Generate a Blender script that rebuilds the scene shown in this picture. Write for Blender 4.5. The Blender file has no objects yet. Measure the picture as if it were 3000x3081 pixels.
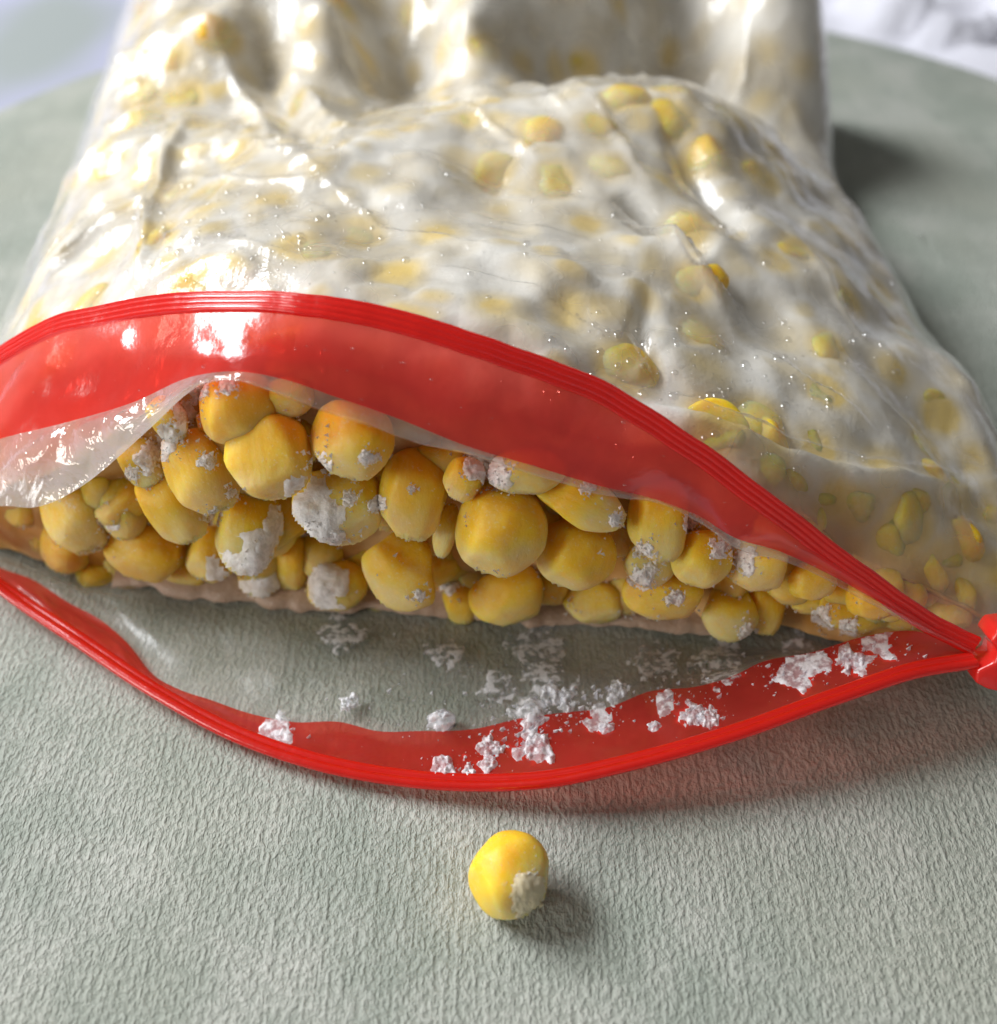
import bpy, math, random
import numpy as np
from mathutils import Vector, Matrix, noise as mnoise

random.seed(7); RNG = np.random.default_rng(7)
S = 0.01                                   # everything below is laid out in centimetres
scene = bpy.context.scene
col = scene.collection

# ------------------------------------------------------------------ camera, light, exposure
CAMH, PITCH, FPX = 11.6, math.radians(48), 3000.0
cam_d = bpy.data.cameras.new('camera'); cam = bpy.data.objects.new('camera', cam_d); col.objects.link(cam)
cam.location = (0, 0, CAMH * S); cam.rotation_euler = (math.radians(90) - PITCH, 0, 0)
cam_d.sensor_fit = 'HORIZONTAL'; cam_d.sensor_width = 36; cam_d.lens = 36
cam_d.clip_start = 0.005; cam_d.clip_end = 20
cam_d.dof.use_dof = True; cam_d.dof.focus_distance = 0.1215; cam_d.dof.aperture_fstop = 13.5
scene.camera = cam

world = bpy.data.worlds.new('World'); scene.world = world; world.use_nodes = True
bg = world.node_tree.nodes['Background']
bg.inputs['Color'].default_value = (1.0, 0.97, 0.94, 1); bg.inputs['Strength'].default_value = 0.135

def area(name, loc, target, sx, sy, power, color):
    d = bpy.data.lights.new(name, 'AREA'); d.shape = 'RECTANGLE'; d.size = sx; d.size_y = sy
    d.energy = power; d.color = color
    o = bpy.data.objects.new(name, d); col.objects.link(o)
    o.location = loc
    o.rotation_euler = (Vector(target) - Vector(loc)).to_track_quat('-Z', 'Z').to_euler()
    return o
area('window_light', (-1.08, 0.64, 1.00), (0, 0.10, 0), 0.55, 0.75, 37, (0.95, 0.97, 1.0))
area('front_fill', (-1.20, -0.55, 0.48), (0, 0.10, 0), 0.7, 0.5, 8.5, (1.0, 0.96, 0.90))  # soft fill lamp added from the front left to brighten the open corn face

scene.view_settings.view_transform = 'Standard'; scene.view_settings.look = 'None'
scene.view_settings.exposure = 0.10; scene.view_settings.gamma = 1.0
scene.view_settings.use_curve_mapping = False
scene.render.engine = 'CYCLES'
scene.cycles.transparent_max_bounces = 32; scene.cycles.max_bounces = 8; scene.cycles.use_adaptive_sampling = True; scene.cycles.adaptive_threshold = .03
scene.cycles.use_denoising = True
scene.cycles.sample_clamp_indirect = 6

# ------------------------------------------------------------------ geometry helpers
CP, SP = math.cos(PITCH), math.sin(PITCH)
def ray(px, py):
    dx = (np.asarray(px, float) - 1500) / FPX; dy = (1540 - np.asarray(py, float)) / FPX
    return dx, dy * SP + CP, dy * CP - SP
def at(px, py, z):                          # point of the place at height z
    X, Y, Z = ray(px, py); t = (z - CAMH) / Z
    return np.stack([X * t, Y * t, CAMH + Z * t], -1)
def at_y(px, py, y):                        # point of the place at depth y
    X, Y, Z = ray(px, py); t = y / Y
    return np.stack([X * t, Y * t, CAMH + Z * t], -1)

def curve(pts, xs):                         # smooth curve through (x, value...) rows
    p = np.array(pts, float); x = p[:, 0]; v = p[:, 1:]
    h = np.diff(x)[:, None]; d = np.diff(v, axis=0) / h
    m = np.zeros_like(v); m[0] = d[0]; m[-1] = d[-1]
    m[1:-1] = (d[:-1] * h[1:] + d[1:] * h[:-1]) / (h[1:] + h[:-1])
    xs = np.asarray(xs, float); i = np.clip(np.searchsorted(x, xs) - 1, 0, len(x) - 2)
    t = ((np.clip(xs, x[0], x[-1]) - x[i]) / (x[i + 1] - x[i]))[:, None]; hh = h[i]
    return ((2*t**3-3*t**2+1)*v[i] + (t**3-2*t**2+t)*hh*m[i] + (-2*t**3+3*t**2)*v[i+1] + (t**3-t**2)*hh*m[i+1])

_perm = RNG.permutation(512)
def vnoise(x, y, z=0.0):                    # smooth value noise, numpy
    x, y, z = np.broadcast_arrays(np.asarray(x, float), np.asarray(y, float), np.asarray(z, float))
    xi, yi, zi = np.floor(x).astype(int), np.floor(y).astype(int), np.floor(z).astype(int)
    xf, yf, zf = x - xi, y - yi, z - zi
    u, v, w = [f*f*f*(f*(f*6-15)+10) for f in (xf, yf, zf)]
    def h(a, b, c): return _perm[(_perm[(_perm[a & 511] + b) & 511] + c) & 511] / 255.5 - 1
    r = 0
    for a, wa in ((0, 1-u), (1, u)):
        for b, wb in ((0, 1-v), (1, v)):
            for c, wc in ((0, 1-w), (1, w)):
                r = r + wa*wb*wc*h(xi+a, yi+b, zi+c)
    return r
def fbm(x, y, z=0.0, o=4):
    r = 0; a = 1.0
    for k in range(o):
        r = r + a * vnoise(np.asarray(x)*2**k + 17.3*k, np.asarray(y)*2**k + 5.1*k, np.asarray(z)*2**k + 9.7*k); a *= .5
    return r
def sstep(a, b, x): t = np.clip((x - a) / (b - a), 0, 1); return t*t*(3-2*t)

def tagit(o, label=None, cat=None, group=None, kind=None):
    for k, v in (('label', label), ('category', cat), ('group', group), ('kind', kind)):
        if v: o[k] = v
    return o
def empty(name, loc):
    o = bpy.data.objects.new(name, None); col.objects.link(o); o.location = Vector(loc) * S; o.empty_display_size = .01
    return o
def world_loc(o):
    v = Vector((0, 0, 0))
    while o: v += o.location; o = o.parent
    return v
def mesh_data(name, verts, faces, mat, smooth=True):
    me = bpy.data.meshes.new(name); me.from_pydata(np.asarray(verts, float).tolist(), [], [tuple(map(int, f)) for f in faces])
    me.materials.append(mat); me.update()
    if smooth: me.polygons.foreach_set('use_smooth', [True] * len(me.polygons))
    return me
def build(name, verts, faces, mat, parent=None, smooth=True, loc=None):
    """verts in world cm; object origin at parent's origin (or at loc)"""
    base = np.array(loc, float) if loc is not None else (np.array(world_loc(parent)) / S if parent else np.zeros(3))
    o = bpy.data.objects.new(name, mesh_data(name, (np.asarray(verts, float) - base) * S, faces, mat, smooth))
    col.objects.link(o)
    if parent: o.parent = parent; o.location = Vector(base) * S - world_loc(parent)
    else: o.location = Vector(base) * S
    return o
def grid_faces(nu, nv, wrap=False):         # nu rows of nv points
    a = np.arange(nu * nv).reshape(nu, nv)
    if wrap: a = np.concatenate([a, a[:, :1]], 1)
    return np.stack([a[:-1, :-1], a[:-1, 1:], a[1:, 1:], a[1:, :-1]], -1).reshape(-1, 4)
def set_attr(o, name, vals):
    at_ = o.data.attributes.new(name, 'FLOAT', 'POINT'); at_.data.foreach_set('value', np.asarray(vals, np.float32).ravel())

# ------------------------------------------------------------------ materials
class NT:
    def __init__(s, name):
        s.m = bpy.data.materials.new(name); s.m.use_nodes = True; s.t = s.m.node_tree; s.t.nodes.clear()
        s.out = s.n('ShaderNodeOutputMaterial')
    def n(s, typ, **kw):
        nd = s.t.nodes.new(typ)
        for k, v in kw.items(): setattr(nd, k, v)
        return nd
    def put(s, sock, v):
        if isinstance(v, bpy.types.NodeSocket): s.t.links.new(v, sock)
        elif v is not None:
            if hasattr(sock.default_value, '__len__') and not hasattr(v, '__len__'): v = (v,) * len(sock.default_value)
            if hasattr(v, '__len__') and len(sock.default_value) == 4 and len(v) == 3: v = (*v, 1)
            sock.default_value = v
    def node(s, typ, ins=(), out=0, **kw):
        nd = s.n(typ, **kw)
        for k, v in dict(ins).items(): s.put(nd.inputs[k], v)
        return nd.outputs[out]
    def math(s, op, a, b=None, c=None, clamp=False):
        nd = s.n('ShaderNodeMath', operation=op, use_clamp=clamp)
        for i, v in enumerate((a, b, c)):
            if v is not None: s.put(nd.inputs[i], v)
        return nd.outputs[0]
    def rng(s, v, a, b, c=0.0, d=1.0, smooth=True):
        nd = s.n('ShaderNodeMapRange'); nd.interpolation_type = 'SMOOTHSTEP' if smooth else 'LINEAR'
        for k, q in zip(('Value', 'From Min', 'From Max', 'To Min', 'To Max'), (v, a, b, c, d)): s.put(nd.inputs[k], q)
        return nd.outputs[0]
    def mixc(s, f, a, b):
        nd = s.n('ShaderNodeMix', data_type='RGBA'); s.put(nd.inputs[0], f); s.put(nd.inputs[6], a); s.put(nd.inputs[7], b); return nd.outputs[2]
    def coord(s, which='Object'): return s.n('ShaderNodeTexCoord').outputs[which]
    def scale(s, v, sc, off=None):
        nd = s.n('ShaderNodeMapping'); s.put(nd.inputs['Vector'], v); s.put(nd.inputs['Scale'], sc)
        if off is not None: s.put(nd.inputs['Location'], off)
        return nd.outputs[0]
    def noise(s, v, sc, detail=3, rough=.5, out=0, dist=0):
        return s.node('ShaderNodeTexNoise', {'Vector': v, 'Scale': sc, 'Detail': detail, 'Roughness': rough, 'Distortion': dist}, out)
    def bump(s, h, strength, dist, normal=None):
        return s.node('ShaderNodeBump', {'Height': h, 'Strength': strength, 'Distance': dist, 'Normal': normal} if normal else {'Height': h, 'Strength': strength, 'Distance': dist})
    def mixs(s, f, a, b):
        nd = s.n('ShaderNodeMixShader'); s.put(nd.inputs[0], f); s.put(nd.inputs[1], a); s.put(nd.inputs[2], b); return nd.outputs[0]
    def fresnel(s, f0=.04, normal=None, power=5.0):        # same from both sides of a sheet
        lw = s.n('ShaderNodeLayerWeight'); lw.inputs['Blend'].default_value = .5
        if normal: s.put(lw.inputs['Normal'], normal)
        return s.math('ADD', s.math('MULTIPLY', s.math('POWER', lw.outputs['Facing'], power), 1 - f0), f0, clamp=True)
    def done(s, sh): s.t.links.new(sh, s.out.inputs['Surface']); return s.m
    def principled(s, **kw):
        return s.node('ShaderNodeBsdfPrincipled', {k.replace('_', ' '): v for k, v in kw.items()})

def mat_placemat():
    t = NT('placemat_vinyl'); co = t.coord()
    # embossed broken vertical ribs about 0.9 mm apart
    dash = t.noise(t.scale(co, (1450, 980, 1)), 1, 2, .6)
    grain = t.noise(t.scale(co, (2500, 1500, 1), (2, 5, 0)), 1, 2, .6)
    line = t.noise(t.scale(co, (1400, 45, 1), (7, 1, 0)), 1, 2, .5)
    h = t.math('ADD', t.math('MULTIPLY', t.rng(dash, .34, .66), .70), t.math('ADD', t.math('MULTIPLY', grain, .55), t.math('MULTIPLY', t.rng(line, .3, .7), .32)))
    big = t.noise(co, 60, 4, .6); blotch = t.noise(co, 25, 3)
    c = t.mixc(t.rng(big, .35, .68), (.29, .32, .275), (.43, .44, .395))
    c = t.mixc(t.rng(blotch, .4, .7), c, (.36, .375, .32))
    c = t.mixc(t.math('MULTIPLY', t.rng(h, 1.1, .55), .36), c, (.18, .205, .165))
    n = t.bump(h, .6, .00032)
    return t.done(t.principled(Base_Color=c, Roughness=.62, Specular_IOR_Level=.35, Normal=n))

def mat_tablecloth():
    t = NT('tablecloth_fabric'); co = t.coord()
    leaf = t.noise(t.scale(co, (22, 14, 1)), 1, 1.5, .4)
    xs = t.n('ShaderNodeSeparateXYZ'); t.put(xs.inputs[0], co)
    vm = t.n('ShaderNodeVectorMath', operation='SUBTRACT'); t.put(vm.inputs[0], co); vm.inputs[1].default_value = (-.128, .286, -.0032)
    ln = t.n('ShaderNodeVectorMath', operation='LENGTH'); t.put(ln.inputs[0], t.scale(vm.outputs[0], (1, .62, 0)))
    spot = t.rng(t.math('ADD', ln.outputs['Value'], t.math('MULTIPLY', leaf, .05)), .050, .034)
    mask = spot
    c = t.mixc(t.rng(xs.outputs[0], -.02, .06), (.38, .39, .52), (.60, .60, .66))
    c = t.mixc(t.math('MULTIPLY', mask, .75), c, (.26, .30, .25))
    w = t.noise(co, 900, 2)
    return t.done(t.principled(Base_Color=c, Roughness=.8, Normal=t.bump(w, .2, .0003)))

def mat_film(name, haze_lo, haze_hi, rough=.10, tint=(.985, .985, .975), bumps=.25, f0=.036):
    t = NT(name); co = t.coord()
    wr = t.noise(t.scale(co, (1, .55, 1)), 150, 4, .62)
    fine = t.noise(co, 1300, 1.5, .6)
    cr = t.math('ABSOLUTE', t.math('SUBTRACT', t.noise(t.scale(co, (1, .45, 1)), 70, 1, .5), .5)); cr = t.math('MINIMUM', cr, .12); cr2 = t.math('MINIMUM', t.math('ABSOLUTE', t.math('SUBTRACT', t.noise(t.scale(co, (1, .6, 1), (3, 1, 0)), 210, 1, .5), .5)), .10); cr = t.math('MULTIPLY_ADD', cr2, .35, cr)
    h = t.math('ADD', t.math('ADD', t.math('MULTIPLY', wr, .5), t.math('MULTIPLY', cr, -2.2)), t.math('MULTIPLY', fine, .10))
    n = t.bump(h, bumps, .002)
    hz = t.noise(co, 55, 2, .55)
    haze = t.rng(hz, .38, .66, haze_lo, haze_hi)
    haze = t.math('MULTIPLY', haze, t.math('SUBTRACT', 1, t.math('MULTIPLY', t.node('ShaderNodeAttribute', {}, 2, attribute_name='clear'), .35)))
    body = t.mixs(.5, t.node('ShaderNodeBsdfDiffuse', {'Color': (.80, .785, .75), 'Normal': n}), t.node('ShaderNodeBsdfTranslucent', {'Color': (.82, .80, .75)}))
    sheet = t.mixs(haze, t.node('ShaderNodeBsdfTransparent', {'Color': tint}), body)
    gl = t.node('ShaderNodeBsdfGlossy', {'Color': (1, 1, 1), 'Roughness': rough, 'Normal': n})
    return t.done(t.mixs(t.fresnel(f0, None, 4.0), sheet, gl))

def mat_red(name, clear, rough=.16, deep=(.90, .06, .05)):
    t = NT(name); co = t.coord()
    st = t.noise(t.scale(co, (60, 60, 60)), 1, 4, .6)
    n = t.bump(t.noise(co, 160, 4, .6), .16, .0012)
    cl = t.math('MULTIPLY', t.rng(st, .35, .65, .75, 1.1), clear, clamp=True)
    body = t.mixs(.5, t.node('ShaderNodeBsdfDiffuse', {'Color': deep, 'Normal': n}), t.node('ShaderNodeBsdfTranslucent', {'Color': (min(1, deep[0]*1.35), deep[1]*1.5, deep[2]*1.5)}))
    sheet = t.mixs(cl, body, t.node('ShaderNodeBsdfTransparent', {'Color': (.95, .22, .17)}))
    gl = t.node('ShaderNodeBsdfGlossy', {'Color': (1, 1, 1), 'Roughness': rough, 'Normal': n})
    return t.done(t.mixs(t.fresnel(.055, None, 4.5), sheet, gl))

def mat_kernel():
    t = NT('corn_kernel'); co = t.coord()
    oi = t.n('ShaderNodeObjectInfo')
    sc = t.n('ShaderNodeSeparateColor'); t.put(sc.inputs[0], oi.outputs['Color'])
    pale, frost, warm = sc.outputs[0], sc.outputs[1], sc.outputs[2]
    off = t.n('ShaderNodeVectorMath', operation='MULTIPLY_ADD')
    t.put(off.inputs[0], oi.outputs['Random']); off.inputs[1].default_value = (3.1, 7.7, 5.3); t.put(off.inputs[2], co)
    cv = off.outputs[0]
    z = t.n('ShaderNodeSeparateXYZ'); t.put(z.inputs[0], co)
    wob = t.noise(cv, 190, 3)
    zz = t.math('ADD', z.outputs[2], t.math('MULTIPLY', t.math('SUBTRACT', wob, .5), .006))
    f = t.rng(zz, -.0042, .0042)
    ramp = t.n('ShaderNodeValToRGB'); t.put(ramp.inputs[0], t.math('SUBTRACT', f, t.math('MULTIPLY', pale, .45), clamp=True))
    e = ramp.color_ramp.elements
    e[0].position = 0; e[0].color = (.72, .62, .27, 1); e[1].position = 1; e[1].color = (.84, .46, .014, 1)
    for p, c in ((.25, (.76, .60, .11)), (.5, (.82, .56, .030)), (.75, (.85, .51, .018))):
        q = e.new(p); q.color = (*c, 1)
    c = t.mixc(t.math('MULTIPLY', warm, .5), ramp.outputs[0], (.78, .30, .008))
    c = t.mixc(t.rng(t.noise(cv, 420, 4), .45, .75, 0, .3), c, (.80, .62, .16))
    fr1 = t.noise(cv, 230, 5, .65); fr2 = t.noise(cv, 2300, 4, .7)
    fm = t.math('ADD', fr1, t.math('MULTIPLY', t.math('SUBTRACT', fr2, .5), .55))
    thr = t.rng(frost, 0, 1, .92, .56, smooth=False)
    mask = t.rng(t.math('SUBTRACT', fm, thr), -.015, .05)
    veil = t.rng(t.math('SUBTRACT', fm, thr), -.32, .08, .0, .5)
    stre = t.noise(t.scale(cv, (900, 900, 140)), 1, 3, .6)
    c = t.mixc(t.rng(stre, .48, .72, 0, .35), c, (.86, .62, .16))
    c = t.mixc(t.rng(t.noise(cv, 330, 4, .65), .42, .70, 0, .4), c, (.82, .48, .02))
    c = t.mixc(veil, c, (.80, .66, .34))
    c = t.mixc(t.math('MULTIPLY', mask, .7), c, (.92, .86, .72))
    dust = t.math('MULTIPLY', t.rng(fr2, .58, .70), .45)
    c = t.mixc(dust, c, (.80, .72, .50))
    wrk = t.noise(cv, 620, 3, .6)
    h = t.math('ADD', t.math('MULTIPLY_ADD', mask, .6, t.math('MULTIPLY_ADD', wrk, .7, t.math('MULTIPLY', stre, .35))), t.math('MULTIPLY', fr2, t.math('ADD', t.math('MULTIPLY', mask, .8), .10)))
    n = t.bump(h, .55, .0004)
    r = t.rng(mask, 0, 1, .50, .85)
    return t.done(t.principled(Base_Color=c, Roughness=r, Specular_IOR_Level=.35, Subsurface_Weight=.9,
        Subsurface_Radius=(1, .55, .12), Subsurface_Scale=.004, Normal=n))

def mat_crust():
    t = NT('frozen_crust'); co = t.coord()
    near = t.node('ShaderNodeAttribute', {}, 2, attribute_name='near')
    edge = t.node('ShaderNodeAttribute', {}, 2, attribute_name='front')
    n1 = t.noise(co, 110, 2, .5); n2 = t.noise(co, 1100, 2.5, .65)
    c = t.mixc(t.rng(n1, .34, .62), (.62, .56, .45), (.77, .75, .71))
    k = t.math('ADD', near, t.math('MULTIPLY', t.math('SUBTRACT', n1, .5), .45))
    c = t.mixc(t.rng(n2, .54, .72, 0, .3), c, (.84, .83, .82))
    c = t.mixc(t.rng(k, .08, .6, 0, .8), c, (.70, .58, .34))
    c = t.mixc(t.rng(k, .42, .92, 0, .8), c, (.78, .58, .17))
    c = t.mixc(t.rng(k, .88, 1.15, 0, .85), c, (.72, .48, .04))
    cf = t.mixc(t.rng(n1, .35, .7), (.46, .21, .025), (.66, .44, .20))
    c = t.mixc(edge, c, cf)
    n = t.bump(t.math('ADD', n2, t.math('MULTIPLY', n1, .6)), .2, .0006)
    return t.done(t.principled(Base_Color=c, Roughness=.6, Specular_IOR_Level=.3, Normal=n))

def mat_frost(name, c1, c2, through=.4, glass=0.0):
    t = NT(name); co = t.coord()
    n2 = t.noise(co, 1800, 3, .7); n = t.bump(n2, .45, .0004)
    c = t.mixc(n2, c1, c2)
    body = t.mixs(through, t.node('ShaderNodeBsdfDiffuse', {'Color': c, 'Normal': n}), t.node('ShaderNodeBsdfTranslucent', {'Color': c, 'Normal': n}))
    gl = t.node('ShaderNodeBsdfGlossy', {'Color': (1, 1, 1), 'Roughness': .3, 'Normal': n})
    sh = t.mixs(t.fresnel(.03, n), body, gl)
    if glass: sh = t.mixs(t.rng(t.noise(co, 900, 3), .38, .62, glass, 0.0), sh, t.node('ShaderNodeBsdfTransparent', {'Color': (.96, .97, 1)}))
    return t.done(sh)

def mat_drop():
    t = NT('water_drop')
    return t.done(t.mixs(t.fresnel(.10, None, 3.0), t.node('ShaderNodeBsdfTransparent', {'Color': (.95, .95, .95)}), t.node('ShaderNodeBsdfGlossy', {'Color': (1, 1, 1), 'Roughness': .03})))

M_MAT, M_CLOTH = mat_placemat(), mat_tablecloth()
M_FILM = mat_film('bag_film_plastic', .20, .52, .20, bumps=.42, f0=.03)
M_FILM_LOW = mat_film('lower_film_plastic', .02, .24, .3, bumps=.2)
M_LIP = mat_film('lip_film_plastic', .05, .24, .12, bumps=.6, f0=.10)
M_BAND = mat_red('red_band_plastic', .54, .17)
M_RAIL = mat_red('red_rail_plastic', .10, .22, (.76, .018, .009))
M_SLIDER = mat_red('red_slider_plastic', .0, .25, (.80, .030, .022))
M_KERNEL, M_CRUST = mat_kernel(), mat_crust()
M_FROST = mat_frost('frost', (.93, .90, .87), (1, .99, .98), .2, .25)
M_ICE = mat_frost('ice', (.84, .85, .90), (.97, .97, .99), .2, .7)
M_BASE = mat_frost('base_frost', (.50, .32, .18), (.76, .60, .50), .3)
M_TIP = mat_frost('kernel_tip', (.90, .80, .50), (.95, .90, .74), .4)
M_SMEAR = mat_frost('frost_smear', (.74, .74, .76), (.86, .86, .88), .3, 1.0)
M_DROP = mat_drop()

# ------------------------------------------------------------------ the surface: tablecloth and round placemat
gx = np.linspace(-60, 60, 241); gy = np.linspace(-20, 90, 221)
GX, GY = np.meshgrid(gx, gy)
foldm = sstep(4, 12, GX) * sstep(20, 28, GY)
ridge = 1 - np.abs(fbm(GX*.24 + GY*.16 + 3, GY*.42 - GX*.26, 0, 3))
GZ = -.32 + foldm * (1.5 * np.clip(ridge, 0, 1)**3) * sstep(15.6, 18.5, np.hypot(GX - 1, GY - 14.3))
o = build('tablecloth', np.stack([GX, GY, GZ], -1).reshape(-1, 3), grid_faces(221, 241), M_CLOTH)
tagit(o, 'pale lavender tablecloth with sage print and soft folds under the placemat', 'tablecloth', kind='structure')

ang = np.linspace(0, 2*np.pi, 181)[:-1]
R0 = 16.4
rows = []
for r, z in ((0.02, 0), (6, 0), (11, 0), (14, 0), (R0 - .12, 0), (R0 - .03, -.03), (R0, -.09), (R0 - .03, -.22), (R0 - .3, -.26)):
    rows.append(np.stack([1 + r*np.cos(ang), 14.2 + r*np.sin(ang), np.full_like(ang, z)], -1))
pv = np.concatenate(rows)
o = build('placemat', pv, grid_faces(len(rows), len(ang), True), M_MAT, loc=(1, 14.2, -.26))
tagit(o, 'round sage green placemat with embossed broken ribs lying on the tablecloth', 'placemat')

# ------------------------------------------------------------------ the bag: curves of the open mouth
NS = 260
PX = np.linspace(-350, 2930, NS)
def px_curve(pts):                           # rows (px, py, z) -> world points for every column
    v = curve(pts, PX); return at(PX, v[:, 0], v[:, 1])
RAIL_U = px_curve([(-350,1330,1.7),(-150,1165,2.3),(0,1068,2.9),(150,990,3.45),(350,935,4.0),(600,908,4.55),(900,918,4.8),(1200,970,4.75),(1500,1062,4.5),(1800,1180,4.1),(2100,1365,3.5),(2400,1588,2.7),(2600,1740,2.1),(2800,1880,1.5),(2930,1945,1.25)])
BAND_U = px_curve([(-350,1420,1.55),(-150,1370,1.95),(0,1320,2.5),(200,1270,2.95),(400,1210,3.5),(580,1132,4.15),(700,1117,4.4),(850,1140,4.4),(1000,1190,4.2),(1200,1260,3.95),(1400,1340,3.7),(1600,1400,3.45),(1800,1460,3.2),(2000,1510,2.95),(2100,1550,2.8),(2200,1612,2.65),(2350,1660,2.4),(2480,1720,2.15),(2600,1785,1.9),(2700,1838,1.7),(2800,1892,1.45),(2930,1955,1.22)])
FOLD_U = px_curve([(-350,1500,1.4),(-150,1545,1.55),(20,1522,1.9),(95,1527,2.0),(250,1460,2.5),(350,1380,3.0),(450,1290,3.5),(580,1172,4.0),(640,1138,4.2),(720,1137,4.3),(850,1192,4.2),(1000,1248,4.0),(1150,1293,3.85),(1300,1340,3.7),(1400,1364,3.6),(1600,1428,3.4),(1800,1478,3.15),(2000,1516,2.93),(2100,1554,2.79),(2200,1615,2.64),(2350,1664,2.39),(2480,1724,2.14),(2600,1789,1.89),(2700,1842,1.69),(2800,1895,1.44),(2930,1958,1.21)])
RAIL_U[:, 2] += .018*fbm(PX*.006, PX*0, 3, 3); RAIL_U[:, 1] += .015*fbm(PX*.007, PX*0 + 9, 3, 3)
RAIL_L = px_curve([(-350,1500,1.35),(-150,1640,.75),(0,1762,.42),(236,1922,.3),(473,2080,.24),(709,2206,.2),(945,2288,.2),(1182,2335,.22),(1418,2353,.3),(1655,2342,.46),(1891,2293,.66),(2206,2204,.9),(2521,2092,1.1),(2758,2014,1.2),(2930,1985,1.22)])
BAND_L = px_curve([(-350,1470,1.3),(-150,1600,.6),(0,1707,.3),(95,1742,.24),(205,1812,.2),(307,1868,.17),(394,1946,.15),(457,2025,.14),(536,2072,.14),(630,2104,.14),(741,2143,.14),(883,2172,.14),(1024,2172,.15),(1135,2199,.16),(1261,2199,.18),(1418,2194,.22),(1576,2159,.26),(1702,2143,.32),(1828,2128,.4),(1954,2080,.48),(2096,2065,.58),(2206,2033,.66),(2285,1994,.72),(2443,1962,.84),(2600,1915,.98),(2758,1899,1.1),(2930,1965,1.2)])
def smooth_rows(a, k=3):
    for _ in range(k): a[1:-1] = (a[:-2] + 2*a[1:-1] + a[2:]) / 4
    return a

# ground outline and height of the filled bag
def xL(y): return np.interp(y, [7, 9.4, 13, 18, 22, 27.5], [-8.3, -8.8, -9.35, -9.45, -9.8, -10.2])
def xR(y): return np.interp(y, [6.5, 7.1, 8, 9, 11.6, 14.3, 16.8, 21.7, 27.5], [6.4, 6.7, 7.4, 8.0, 8.05, 7.5, 7.2, 7.5, 7.5])
CTRL = [(720,1000,4.35),(450,1050,3.45),(1200,1130,4.15),(1700,1250,3.7),(2200,1350,3.15),(2700,1500,2.3),(150,1150,2.6),(2600,1700,1.95),
 (350,750,3.1),(600,700,3.95),(1000,700,4.15),(1500,750,4.05),(2000,800,3.65),(2400,900,3.0),(2650,1050,2.4),
 (600,450,3.45),(900,400,3.75),(1300,450,4.0),(1700,480,3.9),(2100,550,3.55),(2350,600,3.0),
 (1000,330,3.3),(1400,290,3.4),(1700,262,3.6),(2060,230,3.55),(2300,350,3.0),
 (800,235,2.75),(1100,250,2.5),(1300,245,2.4),(1600,228,2.55),(1900,185,2.3),
 (450,250,3.0),(700,110,3.5),(1000,50,3.8),(1400,40,3.75),(1800,60,3.1),(400,60,3.1),
 (2300,380,2.9)]
cw = np.array([at(a, b, c) for a, b, c in CTRL])
cw = np.concatenate([cw, FOLD_U[8::16], [(-4, 26, 4.3), (0, 25, 4.9), (2, 24.5, 4.6), (5.4, 26, 3.8), (-7.5, 26, 3.4), (5.9, 19.3, 1.2), (4.7, 19.7, 1.2), (3.9, 20.6, 1.2), (3.7, 22, 1.6), (5.6, 22.0, 3.6), (6.6, 22.0, 3.4), (5.8, 23.2, 4.0), (5.5, 20.4, 2.0), (6.6, 20.3, 1.7), (2.3, 22, 4.3), (.6, 22, 4.5)]])
def rbf_fit(P, V, lam=.02):
    d = np.hypot(P[:, None, 0] - P[None, :, 0], P[:, None, 1] - P[None, :, 1])
    K = d**2 * np.log(d + 1e-6); K[np.diag_indices(len(P))] = lam
    A = np.zeros((len(P) + 3, len(P) + 3)); A[:len(P), :len(P)] = K
    A[:len(P), len(P)] = 1; A[:len(P), len(P)+1:] = P; A[len(P):, :len(P)] = A[:len(P), len(P):].T
    return np.linalg.solve(A, np.concatenate([V, np.zeros(3)]))
CW = rbf_fit(cw[:, :2], cw[:, 2])
def rbf(x, y):
    sh = np.shape(x); x = np.ravel(x); y = np.ravel(y); r = np.zeros(len(x))
    for i in range(0, len(x), 20000):
        a, b = x[i:i+20000], y[i:i+20000]
        d = np.hypot(a[:, None] - cw[None, :, 0], b[:, None] - cw[None, :, 1])
        r[i:i+20000] = (d**2*np.log(d+1e-6)) @ CW[:len(cw)] + CW[len(cw)] + CW[len(cw)+1]*a + CW[len(cw)+2]*b
    return r.reshape(sh)
def edge_mask(x, y, wl=2.5, wr=1.2):
    a = np.clip((x - xL(y)) / wl, 0, 1); b = np.clip((xR(y) - x) / wr, 0, 1)
    pa = 1 - (1 - a)**1.8; pb = np.sqrt(np.clip(1 - (1 - b)**2, 0, 1))
    back = np.clip((np.interp(x, [-9, 3, 5, 7.5], [25.5, 25, 23.6, 23.4]) - y) / 1.0, 0, 1)
    return pa * pb * np.sqrt(1 - (1 - back)**2)
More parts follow.
